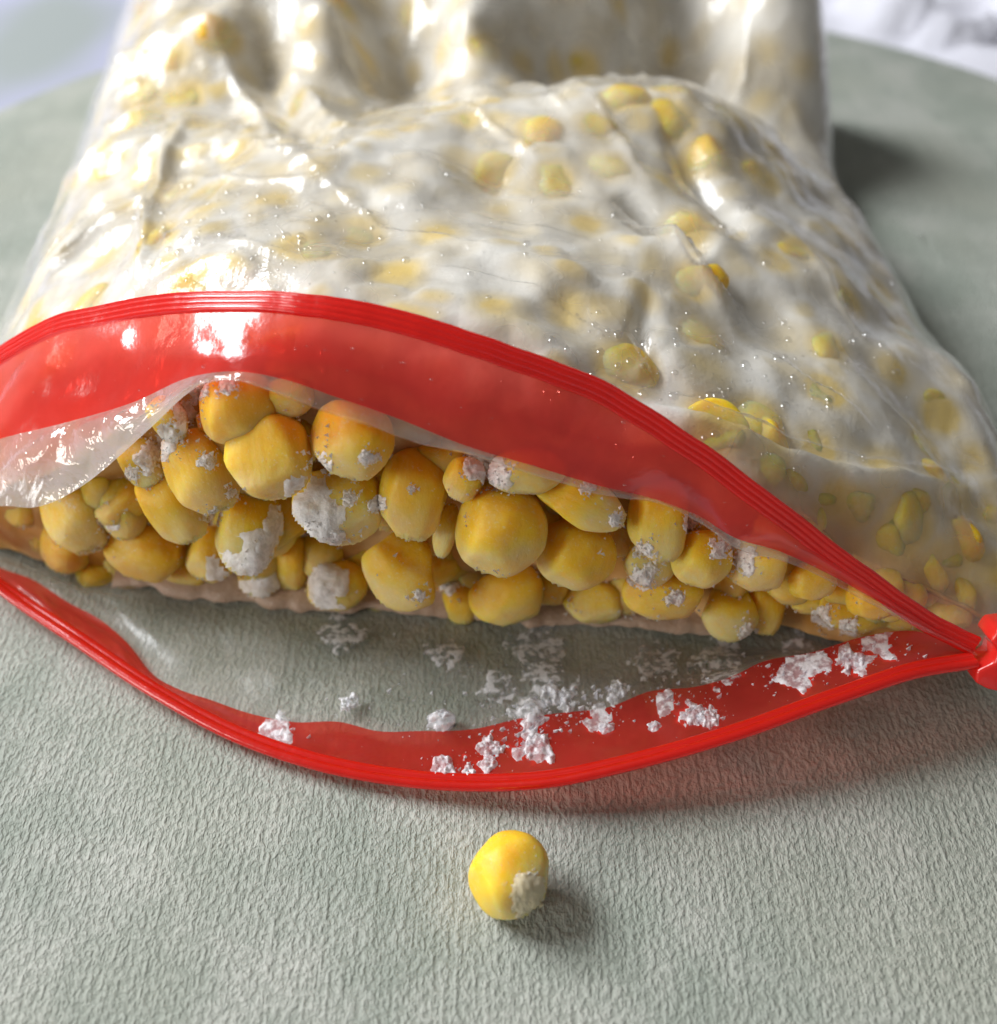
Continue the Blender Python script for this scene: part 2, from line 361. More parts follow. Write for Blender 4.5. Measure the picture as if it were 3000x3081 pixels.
CREASES = [ # (px,py,z) polyline, height, width: folds and pinches of the film
 ([(1880,1185,3.6),(2100,1265,3.4),(2350,1345,3.1),(2600,1410,2.7),(2800,1425,2.3),(3000,1405,2.0)], .20, .16),
 ([(430,870,3.5),(425,700,3.6),(430,560,3.5),(560,300,3.3)], .20, .10),
 ([(1980,680,3.7),(2080,800,3.6),(2200,960,3.3)], .20, .18),
 ([(1850,560,3.8),(2000,690,3.6),(2150,760,3.4)], -.28, .22),
 ([(2000,400,3.6),(2130,560,3.5),(2250,760,3.2)], -.24, .25),
 ([(780,120,3.4),(900,330,3.5),(980,460,3.7)], -.22, .25),
 ([(640,120,3.4),(760,260,3.5),(830,420,3.7)], .16, .20),
 ([(900,220,3.2),(990,330,3.5)], .14, .16),
 ([(1250,470,3.9),(1500,500,4.0),(1800,560,3.9)], -.12, .25),
 ([(420,560,3.3),(300,700,2.6),(200,830,2.2),(60,1000,1.6)], .17, .09),
 ([(180,700,1.8),(230,560,2.0),(280,430,2.2)], .08, .14),
 
 ([(1950,900,3.6),(1920,1050,3.6),(1990,1160,3.5)], -.14, .14),
 ([(250,330,2.4),(330,250,2.8),(420,190,3.0)], .12, .15),
 ([(2250,0,3.3),(2260,120,3.0),(2200,220,2.4)], .20, .18),
]
FOLDS = [([(1050,650,4.1),(1400,640,4.1),(1800,740,3.9)], .09, .07), ([(850,470,3.8),(1150,690,4.1),(1550,800,4.1)], .10, .07), ([(1250,830,4.1),(1600,900,4.0),(1880,1100,3.7)], .10, .06),
 ([(480,480,3.4),(700,550,3.8),(1000,570,4.0)], .08, .06), ([(1990,640,3.7),(2150,850,3.5),(2320,1020,3.2)], .12, .06), ([(2230,1040,3.3),(2450,1200,2.9),(2680,1380,2.4)], .10, .06), ([(980,140,3.4),(1150,330,3.4)], .09, .08),
 ([(1340,330,3.5),(1500,420,3.8),(1680,570,3.9)], .12, .08), ([(1700,300,3.6),(1850,420,3.8),(1950,560,3.8)], .10, .08), ([(600,760,3.9),(900,830,4.1),(1200,820,4.1)], .06, .05), ([(470,620,3.6),(520,760,3.8),(480,860,3.6)], .10, .05),
 ([(2330,700,2.9),(2480,860,2.7),(2600,1080,2.5)], .10, .07), ([(1900,1190,3.5),(1960,1080,3.6),(1940,940,3.7)], .09, .05), ([(700,330,3.5),(800,480,3.7),(1000,520,3.9)], .10, .08)]
def crease_h(x, y, CREASES=CREASES):
    z = np.zeros(np.shape(x))
    for pts, h, w in CREASES:
        p = np.array([at(*q) for q in pts]); best = np.full(np.shape(x), 1e9); tt = np.zeros(np.shape(x)); n = len(p) - 1
        for i in range(n):
            a, b = p[i, :2], p[i+1, :2]; ab = b - a
            t = np.clip(((x - a[0])*ab[0] + (y - a[1])*ab[1]) / (ab @ ab), 0, 1)
            d = np.hypot(x - a[0] - t*ab[0], y - a[1] - t*ab[1])
            tt = np.where(d < best, (i + t) / n, tt); best = np.minimum(best, d)
        prof = np.exp(-(best / w)**2) if h < 0 else np.exp(-(best / w)**1.3)
        z += h * prof * (np.sin(np.pi * np.clip(tt, .02, .98))**.6)
    return z
def ztop(x, y):
    base = rbf(x, y)
    lump = .20 * fbm(x*.62, y*.62, 3.3, 2) + .07 * fbm(x*1.4 + 8, y*1.4, 1.3, 2)
    return np.maximum(base + lump + 1.5*crease_h(x, y), .3) * edge_mask(x, y)

sxF = (FOLD_U[:, 0] - xL(FOLD_U[:, 1])) / (xR(FOLD_U[:, 1]) - xL(FOLD_U[:, 1]))
NC, NR = 300, 300
sx = np.sort(np.concatenate([np.linspace(0, 1, NC)]))
fy = np.interp(sx, sxF, FOLD_U[:, 1]); fz = np.interp(sx, sxF, FOLD_U[:, 2])
vv = np.linspace(0, 1, NR)
SY = fy[None, :] + vv[:, None] * (27.2 - fy[None, :])
SX = xL(SY) + sx[None, :] * (xR(SY) - xL(SY))
SZ = ztop(SX, SY)
bl = np.exp(-((SY - fy) / .45)**2)           # meet the fold line exactly
ZF = np.maximum(SZ, .03) + .03*edge_mask(SX, SY) + crease_h(SX, SY, FOLDS)*edge_mask(SX, SY) + (.02*fbm(SX*2.2, SY*2.2, 7, 3) + .10*np.clip(1 - 2.2*np.abs(fbm(SX*.55 + SY*.25, SY*.38 - SX*.2, 2, 2)), 0, 1)**3*sstep(-.2, .5, fbm(SX*.3, SY*.3, 8, 2)))*edge_mask(SX, SY)
ZF = ZF + bl * (np.minimum(fz, 9) - ZF[0])[None, :] * sstep(0, .02, sx)[None, :]
ZF = np.maximum(ZF, .02 + .04*edge_mask(SX, SY))

bag = empty('freezer_bag', (0, 15, 0))
tagit(bag, 'clear plastic freezer bag of frozen corn with red zip lips gaping open', 'freezer bag')
film = build('bag_film', np.stack([SX, SY, ZF], -1).reshape(-1, 3), grid_faces(NR, NC), M_FILM, bag)
set_attr(film, 'clear', np.exp(-((SY - fy)/1.5)**2)*sstep(.5, .65, sx)[None, :])

# folded-back upper lip: clear strip, red band, ribbed rail
def sheet_between(A, B, rows, bulge=0.0, ripple=0.0):
    out = []
    for k, t in enumerate(np.linspace(0, 1, rows)):
        p = A*(1-t) + B*t
        off = bulge * math.sin(math.pi*t)
        p = p.copy(); p[:, 1] -= off; p[:, 2] += off*.35
        if ripple: p[:, 2] += ripple * math.sin(math.pi*t) * fbm(PX*.004, np.full(NS, t*1.2), 2, 3) * (1 + 1.2*sstep(900, 300, PX)) + (.10 if rows == 16 else .03) * math.sin(math.pi*t) * sstep(700, 350, PX) * np.clip(1 - 2.4*np.abs(fbm(PX*.006 - t*1.1, np.full(NS, t*.9), 6, 2)), 0, 1)**2
        out.append(p)
    return np.concatenate(out)
build('lip_film', sheet_between(FOLD_U, BAND_U, 16, .10, .09), grid_faces(16, NS), M_LIP, bag)
build('red_band', sheet_between(BAND_U, RAIL_U, 12, .06, .06), grid_faces(12, NS), M_BAND, bag)
def rail(name, C, inward, h, w, parent):
    T = np.gradient(C, axis=0); T /= np.linalg.norm(T, axis=1)[:, None]
    D = C - inward; D -= (D*T).sum(1)[:, None]*T; D = smooth_rows(D, 40); D /= np.linalg.norm(D, axis=1)[:, None] + 1e-9
    N = np.cross(T, D)
    prof = []
    for k in range(37):                       # ribbed face
        u = k / 36; rib = .011*abs(math.sin(u*math.pi*3.5))**.7
        prof.append((h*(u - .5), w*.5 + rib*1.2))
    prof.append((h*.5 + w*.25, 0))
    for k in range(19):
        u = 1 - k / 18; prof.append((h*(u - .5), -w*.5 - .02*abs(math.sin(u*math.pi*2))**.7))
    prof.append((-h*.5 - .01, 0))
    V = np.stack([C + D*a + N*b for a, b in prof], 1)      # columns x profile
    return build(name, V.reshape(-1, 3), grid_faces(NS, len(prof), True), M_RAIL, parent)
rail('upper_rail', RAIL_U, BAND_U, .24, .07, bag)
# lower lip on the placemat
build('lower_red_band', sheet_between(BAND_L, RAIL_L, 12, -.02, .03), grid_faces(12, NS), M_BAND, bag)
rail('lower_rail', RAIL_L, BAND_L, .20, .08, bag)
UNDER = np.stack([np.interp(PX, [-350, 2930], [-8.4, 7.0]), np.full(NS, 11.0), np.full(NS, .03)], -1)
MID = np.stack([(BAND_L[:, 0]*.35 + UNDER[:, 0]*.65), np.interp(PX, [-350, 100, 1400, 2930], [10.0, 9.2, 8.3, 7.6]), np.full(NS, .05)], -1)
def low_film():
    rows = []
    for t in np.linspace(0, 1, 40):
        p = BAND_L*(1-t) + MID*t; p[:, 2] = MID[:, 2] + (BAND_L[:, 2] - MID[:, 2])*(1-t)**1.7
        p[:, 2] += .05*math.sin(math.pi*t)*(1 + fbm(PX*.006, np.full(NS, t*3), 4, 3)); rows.append(p)
    for t in (.3, .7, 1): rows.append(MID*(1-t) + UNDER*t)
    return np.concatenate(rows), grid_faces(43, NS)
build('lower_film', *low_film(), M_FILM_LOW, bag)

# slider clip at the right end of the mouth
def rbox(c, size, R, bev=.06, seg=3):
    """rounded box as a superellipsoid-edged grid, verts in world cm"""
    n = 28; a = np.linspace(-np.pi/2, np.pi/2, n//2); b = np.linspace(-np.pi, np.pi, n, endpoint=False)
    A, B = np.meshgrid(a, b, indexing='ij')
    f = lambda v: np.sign(v)*np.abs(v)**.40
    P = np.stack([f(np.cos(A))*f(np.cos(B)), f(np.cos(A))*f(np.sin(B)), f(np.sin(A))], -1).reshape(-1, 3) * (np.array(size)/2)
    return P @ np.array(R).T + np.array(c), grid_faces(n//2, n, True)
sc_ = at(2985, 1955, 1.25)
d_al = Vector((.93, -.18, -.10)).normalized(); d_up = Vector((.15, .5, .85)); d_up = (d_up - d_up.dot(d_al)*d_al).normalized(); d_n = d_al.cross(d_up)
RS = np.array([list(d_al), list(d_n), list(d_up)]).T
slider = empty('slider_tmp', sc_); slider.name = 'zip_slider'; slider.parent = bag; slider.location = Vector(sc_)*S - world_loc(bag)
def slab(name, off, size):
    v, f = rbox(np.array(sc_) + RS @ np.array(off), size, RS); return build(name, v, f, M_SLIDER, slider)
import bmesh
def prism(name, poly, t0, t1, bev):
    bm = bmesh.new(); lo = [bm.verts.new(Vector(np.array(sc_) + RS @ np.array((a_, t0, u_)))*S - world_loc(slider)) for a_, u_ in poly]
    f = bm.faces.new(lo); ex = bmesh.ops.extrude_face_region(bm, geom=[f]); vs = [g for g in ex['geom'] if isinstance(g, bmesh.types.BMVert)]
    bmesh.ops.translate(bm, vec=Vector(RS @ np.array((0, t1 - t0, 0)))*S, verts=vs)
    bmesh.ops.recalc_face_normals(bm, faces=bm.faces); bmesh.ops.bevel(bm, geom=list(bm.edges), offset=bev*S, segments=3, profile=.5, affect='EDGES')
    me = bpy.data.meshes.new(name); bm.to_mesh(me); bm.free(); me.materials.append(M_SLIDER); me.polygons.foreach_set('use_smooth', [True]*len(me.polygons))
    o = bpy.data.objects.new(name, me); col.objects.link(o); o.parent = slider
prism('slider_body', [(-.14,.36),(.05,.43),(.75,.43),(.75,-.43),(.0,-.43),(-.17,-.38),(-.21,-.22),(-.04,-.07),(-.04,.10),(-.18,.20)], -.26, .26, .045)
prism('slider_rib', [(.22,.36),(.30,.36),(.30,-.36),(.22,-.36)], -.31, .31, .025)
prism('slider_rib', [(.44,.36),(.52,.36),(.52,-.36),(.44,-.36)], -.31, .31, .025)

# ------------------------------------------------------------------ corn
def kernel_mesh(name, seed, flat=.62, tipw=.55, dent=0.0, res=(32, 44)):
    rg = np.random.default_rng(seed); nu, nv = res
    a = np.linspace(-np.pi/2, np.pi/2, nu); b = np.linspace(-np.pi, np.pi, nv, endpoint=False)
    A, B = np.meshgrid(a, b, indexing='ij')
    p = lambda v, e: np.sign(v)*np.abs(v)**e
    z = p(np.sin(A), .86); r = p(np.cos(A), .80)
    x = r*p(np.cos(B), .74); y = r*p(np.sin(B), .82)
    low = np.clip(-z, 0, 1)
    x *= 1 - (1-tipw)*low**1.6; y *= 1 - .35*low**1.4
    y *= 1 + .12*np.clip(z, 0, 1)
    z -= dent*np.exp(-((x/.35)**2 + (y/.45)**2))*(z > 0)
    z = np.where(z < -.86, -.86 + (z + .86)*.35 + .03*rg.standard_normal(z.shape)*(np.abs(A) < 1.56), z)
    P0 = np.stack([x, y, z], -1)
    for _ in range(5):                        # sides pressed flat by the neighbours
        dv = rg.normal(0, 1, 3); dv[2] *= .45; dv /= np.linalg.norm(dv); dd = P0 @ dv; lim = rg.uniform(.74, .90)
        P0 = P0 - (np.clip(dd - lim + .08, 0, None)**2/(np.clip(dd - lim + .08, 0, None) + .12))[..., None]*dv*.95
    x, y, z = P0[..., 0], P0[..., 1], P0[..., 2]
    q = seed*3.7
    nz = fbm(x*1.2 + q, y*1.2, z*1.2, 2); n3 = fbm(x*2.6, y*2.6 + q, z*2.6, 2)
    x, y, z = x*(1 + .07*nz + .012*n3), y*(1 + .09*nz + .015*n3), z*(1 + .05*nz)
    x = x + .10*rg.uniform(-1, 1)*z; 
    P = np.stack([x*.5, y*.5*flat, z*.5], -1).reshape(-1, 3)
    return mesh_data(name, P*S, grid_faces(nu, nv, True), M_KERNEL)
KM = [kernel_mesh('kernel_a', 1, .70, .62), kernel_mesh('kernel_b', 2, .62, .50, .12), kernel_mesh('kernel_c', 3, .78, .70),
      kernel_mesh('kernel_d', 4, .66, .45), kernel_mesh('kernel_e', 5, .85, .85)]
KFLAT = [.70, .62, .78, .66, .85]
block = empty('frozen_corn_block', (0, 13, .05))
tagit(block, 'solid frosty block of yellow corn kernels frozen together inside the open bag', 'corn')
KER = []                                       # (centre, radius) of every kernel
vfwd = Vector((0, CP, -SP)); vup = Vector((0, SP, CP)); vright = Vector((1, 0, 0))
def kernel(center, w, h, depth, rot, mesh, colr, parent=block, name='kernel'):
    o = bpy.data.objects.new(name, mesh); col.objects.link(o)
    if parent: o.parent = parent
    o.location = Vector(center)*S - (world_loc(parent) if parent else Vector((0, 0, 0)))
    o.rotation_mode = 'QUATERNION'; o.rotation_quaternion = rot.to_quaternion(); o.scale = (w, depth, h)
    o.color = (*colr, 1)
    return o
def face_rot(tilt, yaw=0, pitch=0):
    base = Matrix((vright, vfwd, vup)).transposed()        # local x right, y away, z up in the view
    return base @ Matrix.Rotation(math.radians(tilt), 3, 'Y') @ Matrix.Rotation(math.radians(pitch), 3, 'X') @ Matrix.Rotation(math.radians(yaw), 3, 'Z')
def yface(px): return np.interp(px, [0, 100, 350, 700, 1400, 2100, 2700], [9.6, 9.25, 8.75, 8.5, 8.25, 8.0, 7.35])
# px, py, w, h, tilt, push (cm towards camera +), mesh, pale, frost, warm, pitch
FRONT = [
 (70,1490,150,190,0,-.1,0,.0,.2,.9,0),(231,1556,190,235,-25,.15,2,.35,.70,.35,0),(370,1525,150,200,-8,-.1,0,.1,.35,.7,0),(523,1520,195,245,-28,.2,0,.05,.15,.25,0),
 (605,1423,215,260,-25,.25,2,.1,.42,.5,0),(715,1232,240,215,-10,.05,4,.0,.25,.85,20),(810,1381,250,265,-6,.45,1,.32,.34,.45,0),(1058,1327,255,225,10,.25,2,.05,.50,.35,8),
 (862,1200,190,120,-20,-.05,0,.3,.4,.3,0),(1020,1528,265,240,-8,.35,1,.50,.55,.1,0),(1247,1490,215,270,4,.25,0,.12,.15,.45,0),(747,1604,200,250,8,.25,0,.30,.25,.0,0),
 (640,1668,150,170,20,.0,4,.2,.3,.3,0),(1209,1722,260,220,30,.45,3,.35,.40,.15,10),(1010,1764,175,150,0,.15,4,.05,.2,.2,0),(1395,1443,125,130,20,.35,0,.2,.25,.4,0),
 (1582,1420,215,140,0,.25,4,.15,.25,.2,0),(1502,1600,262,270,6,.55,4,.45,.40,.15,24),(1754,1515,160,270,-62,.35,3,.35,.30,.05,0),(1729,1668,222,212,12,.45,4,.22,.32,.15,15),
 (1531,1796,240,165,-20,.30,2,.05,.3,.1,0),(1389,1813,120,130,0,.1,0,.0,.15,.6,0),(1788,1817,180,130,0,.15,1,.5,.6,.2,0),(1340,1599,75,160,12,.3,0,.75,.2,.0,0),
 (1985,1570,190,240,-4,.25,0,.05,.2,.1,0),(1950,1690,170,150,10,.35,3,.75,.75,.0,0),(1999,1790,255,150,-4,.45,2,.05,.36,.2,0),(2109,1683,165,175,10,.45,4,.0,.15,.05,0),
 (2278,1694,200,170,-10,.25,2,.25,.75,.3,0),(2190,1845,175,170,12,.25,3,.75,.40,.0,0),(2300,1830,130,160,0,.0,0,.0,.25,.8,0),(2450,1742,160,120,-25,.15,0,.0,.35,.25,0),(2432,1808,120,80,0,.0,2,.0,.2,.8,0),
 (2605,1840,190,120,-15,.0,2,.0,.3,.9,0),(2720,1850,150,90,-10,-.1,0,.1,.3,.8,0),(197,1646,175,150,20,.05,0,.0,.2,1.0,0),(433,1660,250,170,15,.1,2,.2,.3,.6,0),(302,1745,150,105,0,.05,4,.0,.35,.7,0),
 (430,1395,140,150,-30,.05,0,.05,.65,.2,0),(505,1265,110,140,-30,.1,0,.0,.7,.1,0),(300,1470,130,130,-20,-.15,2,.1,.4,.7,0),(120,1590,120,140,0,-.1,0,.0,.2,1.0,0),
 (900,1805,170,80,0,.05,2,.0,.25,.8,0),(560,1720,170,90,10,-.05,2,.1,.3,.8,0),(780,1730,150,130,0,-.05,0,.1,.5,.4,0),(1120,1420,120,140,0,-.15,0,.0,.2,.9,0),(930,1440,100,120,0,-.1,0,.1,.5,.9,0),
 (1330,1380,190,110,-10,-.1,0,.0,.2,.9,0),(1650,1560,130,130,0,-.1,0,.1,.3,.7,0),(1880,1600,120,150,0,-.1,0,.1,.4,.6,0),(1290,1610,120,120,0,-.1,0,.1,.5,.8,0),(1650,1760,150,120,0,-.05,2,.0,.3,.9,0),
 (1880,1790,120,120,0,.0,2,.2,.5,.8,0),(2090,1580,150,130,0,-.05,0,.0,.3,.5,0),(2200,1740,120,120,0,-.05,0,.0,.3,.9,0),(2350,1600,170,150,0,-.1,0,.1,.4,.3,0),(2540,1770,150,120,0,-.1,0,.0,.3,.8,0),(2640,1790,190,140,-20,.05,0,.0,.2,.6,0),(2540,1835,170,120,10,.05,2,.0,.2,.9,0),(2380,1760,150,120,0,-.05,2,.1,.3,.6,0),
 (1480,1870,150,60,0,.0,2,.0,.4,.8,0),(1680,1870,150,60,0,-.02,2,.2,.5,.7,0),(2070,1880,170,70,0,-.02,2,.0,.4,.9,0),(1130,1800,110,90,0,.0,0,.0,.3,.7,0),(660,1300,130,160,-20,-.15,0,.0,.3,.8,0)]
front_objs = []
for i, (px, py, w, h, tilt, push, mi, pale, fr, warm, pitch) in enumerate(FRONT):
    y = float(yface(px)) + .38 - push
    c = at_y(px, py, y); dist = c[1]*CP + (CAMH - c[2])*SP
    k = 1.06 * dist / FPX; d_ = min(w, h)*k*1.05 if mi != 4 else .95*min(w, h)*k
    o = kernel(c, w*k, h*k, max(d_, .42), face_rot(tilt, random.uniform(-14, 14), pitch + random.uniform(-8, 8)), KM[mi], (pale, fr, warm))
    front_objs.append((o, c, w*k, h*k)); KER.append((*c, .5*(w+h)*k*.5))
from mathutils.bvhtree import BVHTree
FILMTREE = BVHTree.FromPolygons(np.stack([SX, SY, ZF], -1).reshape(-1, 3).tolist(), [tuple(map(int, f)) for f in grid_faces(NR, NC)])
def tuck(c, need):
    for _ in range(4):
        q, nn, _i, d = FILMTREE.find_nearest(Vector(c))
        if nn.z < 0: nn = -nn
        side = (Vector(c) - q).dot(nn)
        if -side >= need: break
        c = np.array(Vector(c) - nn*(need + side + .005))
    return c
for px, py, w, warm, dep in ((2530,1512,190,.3,.36),(2400,1560,170,.3,.5),(2640,1625,180,.4,.42),(2760,1735,170,.6,.42),(2860,1810,150,.6,.4),(2330,1470,170,.2,.5),(2440,1425,170,.1,.5),(2700,1540,180,.2,.5),(2850,1650,180,.4,.5),(2940,1750,170,.5,.5),(2600,1440,160,.1,.5),
    (2200,1400,170,.1,.55),(2100,1300,160,.1,.55),(2800,1480,170,.1,.5),(2950,1580,170,.3,.5),(2280,1340,160,.0,.5),(2900,1400,160,.0,.5),(2520,1640,150,.5,.6),(2700,1800,140,.8,.5)):
    X, Y, Z = ray(px, py); dvec = Vector((float(X), float(Y), float(Z))).normalized(); hit = FILMTREE.ray_cast(Vector((0, 0, CAMH)), dvec)[0]
    if hit is None: continue
    c = hit + dvec*(dep + .16); k = 1.09*(c[1]*CP + (CAMH - c[2])*SP)/FPX
    c = tuck(c, w*k*.50)
    kernel(c, w*k, w*k*1.05, w*k*.9, face_rot(random.uniform(-70, 70), random.uniform(-30, 30), random.uniform(-30, 40)), KM[random.randrange(5)], (.1, .2, warm)); KER.append((*c, w*k*.46))
nfront = len(KER)
# second layer filling the gaps of the open face
for i in range(74):
    px = random.uniform(120, 2650); lo = np.interp(px, [0, 350, 700, 1400, 2100, 2700], [1480, 1300, 1200, 1370, 1560, 1800]); hi = np.interp(px, [0, 350, 1400, 2100, 2700], [1600, 1740, 1800, 1860, 1860])
    py = random.uniform(lo, hi); c = at_y(px, py, float(yface(px)) + random.uniform(.55, .9)); k = .0041
    kernel(c, .85, .9, .6, face_rot(random.uniform(-60, 60), random.uniform(-40, 40), random.uniform(-30, 30)), KM[i % 5], (.1, .25, random.uniform(.5, 1)))
    KER.append((*c, .42))
# kernels under the film: those that press against it show as yellow spots
DOTS = [(914,71,.85),(673,95,.8),(1040,24,.9),(1473,134,1),(1568,190,1),(1765,185,.9),(1615,360,1),(1308,307,.8),(2112,457,.7),(1844,480,.9),(1473,512,.8),(1678,536,1),(2308,512,1.9),(2420,740,.9),
 (2340,775,.8),(2096,838,1.5),(1891,268,.9),(860,370,1.1),(1803,370,.7),(551,803,1.0),(2648,870,.8),(2506,1020,1.0),(2285,1240,1.2),(2530,1500,2.2),(2130,980,1.1),(284,425,1.1),(2720,1640,1.6),(2180,1300,1.2),
 (2330,1400,1.3),(2760,1560,1.5),(2870,1690,1.4),(2480,1330,1),(2800,1330,1),(2900,1500,1.2),(1240,30,.8),(2030,330,.8),(1330,150,.7),(2070,690,.7),(2560,900,.8),(520,150,.8),(400,30,.9),(1900,1090,1.0),(240,900,.9),(420,330,.7),(2210,330,.9)]
def on_film(px, py):                          # where the sight line meets the bag top
    z = 3.2
    for _ in range(25):
        p = at(px, py, z); z = z*.6 + .4*float(ztop(np.array([p[0]]), np.array([p[1]]))[0])
    return at(px, py, z)
DEEP = .03
def surf_normal(x, y):
    e = .15; x = np.array([x - e, x + e, x, x]); y = np.array([y, y, y - e, y + e]); z = ztop(x, y)
    n = Vector(((z[0]-z[1])/(2*e), (z[2]-z[3])/(2*e), 1)); return n.normalized()
def lay_rot(n):
    q = n.to_track_quat('Y', 'Z').to_matrix(); return q @ Matrix.Rotation(random.uniform(0, 6.28), 3, 'Y') @ Matrix.Rotation(random.uniform(-.2, .2), 3, 'X')
taken = []
for px, py, big in DOTS:
    p = on_film(px, py); n = surf_normal(p[0], p[1])
    if p[1] < np.interp(p[0], FOLD_U[:, 0], FOLD_U[:, 1]) + .55: continue
    mi = int(RNG.integers(0, 5)); r = .8*.5*KFLAT[mi]
    c = np.array(p) - np.array(n)*(r + .075 - .025*min(big, 1.6))
    c = tuck(c, r*1.06 - .02*min(big, 1.4))
    kernel(c, .82, .9, .8, lay_rot(n), KM[mi], (.42, .05, 0)); KER.append((*c, .36)); taken.append(c)
tries = 0; extra = 0
while extra < 95 and tries < 6000:
    tries += 1; y = random.uniform(8.9, 25.5); x = random.uniform(float(xL(y)) + 1.0, float(xR(y)) - .55)
    if y < np.interp(x, FOLD_U[:, 0], FOLD_U[:, 1]) + .7: continue
    if any((x-t[0])**2 + (y-t[1])**2 < .85**2 for t in taken): continue
    z = float(ztop(np.array([x]), np.array([y]))[0])
    if z < .7: continue
    n = surf_normal(x, y); mi = int(RNG.integers(0, 5)); c = np.array((x, y, z)) - np.array(n)*(.75*.5*KFLAT[mi] + random.uniform(.07, .22))
    c = tuck(c, .42*KFLAT[mi] + .05)
    kernel(c, .8, .88, .75, lay_rot(n), KM[mi], (.45, .2, 0)); KER.append((*c, .38)); taken.append(c); extra += 1
KER = np.array(KER)

# frosty crust: the frozen-together body of the block, just under the film and behind the open face
CR, CC = 230, 260
csx = np.linspace(.012, .985, CC)
cfy = np.interp(csx, sxF, FOLD_U[:, 1]) + .55
cv_ = np.linspace(0, 1, CR)**1.0
CY = cfy[None, :] + cv_[:, None]*(26.8 - cfy[None, :])
CX = xL(CY) + csx[None, :]*(xR(CY) - xL(CY))
CX = np.clip(CX, xL(CY) + .35, xR(CY) - .2)
gap = DEEP + .22*(1 - sstep(.0, .22, csx))[None, :] + .05*sstep(.1, .6, fbm(CX*.5, CY*.5, 4, 2))
CZ = np.maximum(ztop(CX, CY) - gap - .025*np.abs(fbm(CX*1.2, CY*1.2, 2, 3)), .12)
front_rows = []
for t in np.linspace(0, 1, 24)[:-1]:
    p = np.stack([CX[0], CY[0] + .15*math.sin(math.pi*t), .12 + (CZ[0] - .12)*t], -1)
    p[:, 1] += .10*fbm(p[:, 0]*2.2, p[:, 2]*2.2, 5, 3); front_rows.append(p)
CV = np.concatenate(front_rows + [np.stack([CX, CY, CZ], -1).reshape(-1, 3)])
VK = []
for iy in range(26):
    for ix in range(26):
        x = -10 + ix*.74 + (iy % 2)*.37 + random.uniform(-.14, .14); y = 8.4 + iy*.66 + random.uniform(-.14, .14)
        if not (xL(y) + .5 < x < xR(y) - .3) or any((x-t[0])**2 + (y-t[1])**2 < .5**2 for t in taken): continue
        VK.append((x, y, random.choice((.3, .5, .6, .75, .85, 1.0)), random.uniform(.28, .52)))
VK = np.array(VK)
bump_ = np.zeros(CX.size); tone = np.zeros(CX.size); fx, fy_ = CX.ravel(), CY.ravel()
wx = .12*fbm(fx*1.7, fy_*1.7, 5, 3); wy = .12*fbm(fx*1.7 + 40, fy_*1.7, 5, 3)
for i in range(0, len(fx), 8000):
    d = np.hypot(fx[i:i+8000, None] + wx[i:i+8000, None] - VK[None, :, 0], fy_[i:i+8000, None] + wy[i:i+8000, None] - VK[None, :, 1]) / VK[None, :, 3]
    w = np.clip(1.15 - d, 0, 1); w = w*w*(3 - 2*w)
    bump_[i:i+8000] = (np.sqrt(np.clip(1.1 - d*d, 0, 1))*(.45 + .55*VK[None, :, 2])).max(1); tone[i:i+8000] = (w*VK[None, :, 2]).max(1)
FRS = sstep(-.25, .45, fbm(CX*.55, CY*.55, 31, 3))          # frost has levelled out these patches
CZ = CZ + (.11*bump_.reshape(CX.shape) - .09)*(1 - .65*FRS)*(CZ > .3) - .02
CV = np.concatenate(front_rows + [np.stack([CX, CY, CZ], -1).reshape(-1, 3)])
crust = build('frozen_crust', CV, grid_faces(CR + 23, CC), M_CRUST, block)
near = np.zeros(len(CV))
for i in range(0, len(CV), 8000):
    d = np.linalg.norm(CV[i:i+8000, None, :] - KER[None, :, :3], axis=2) - KER[None, :, 3]*.92
    near[i:i+8000] = np.clip(1 - np.clip(d.min(1), 0, 1)/.30, 0, 1)
near[23*CC:] = np.maximum(near[23*CC:], tone*.95)*(1 - .30*FRS.ravel()*(near[23*CC:] < .9))
set_attr(crust, 'near', near)
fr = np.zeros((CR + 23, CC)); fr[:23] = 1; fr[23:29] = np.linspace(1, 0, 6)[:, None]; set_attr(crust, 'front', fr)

# pinkish frozen rim along the foot of the block
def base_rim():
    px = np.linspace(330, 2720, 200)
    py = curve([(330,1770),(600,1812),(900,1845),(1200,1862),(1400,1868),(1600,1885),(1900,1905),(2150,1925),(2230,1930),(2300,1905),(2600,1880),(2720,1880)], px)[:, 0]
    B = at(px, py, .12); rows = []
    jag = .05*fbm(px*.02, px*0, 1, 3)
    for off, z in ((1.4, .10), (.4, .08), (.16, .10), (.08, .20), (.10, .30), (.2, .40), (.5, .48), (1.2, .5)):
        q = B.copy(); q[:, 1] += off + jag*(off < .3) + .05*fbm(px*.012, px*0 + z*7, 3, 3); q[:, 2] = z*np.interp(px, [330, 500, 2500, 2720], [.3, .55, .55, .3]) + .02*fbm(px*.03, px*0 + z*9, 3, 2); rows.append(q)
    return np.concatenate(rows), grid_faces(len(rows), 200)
build('base_frost', *base_rim(), M_BASE, block)

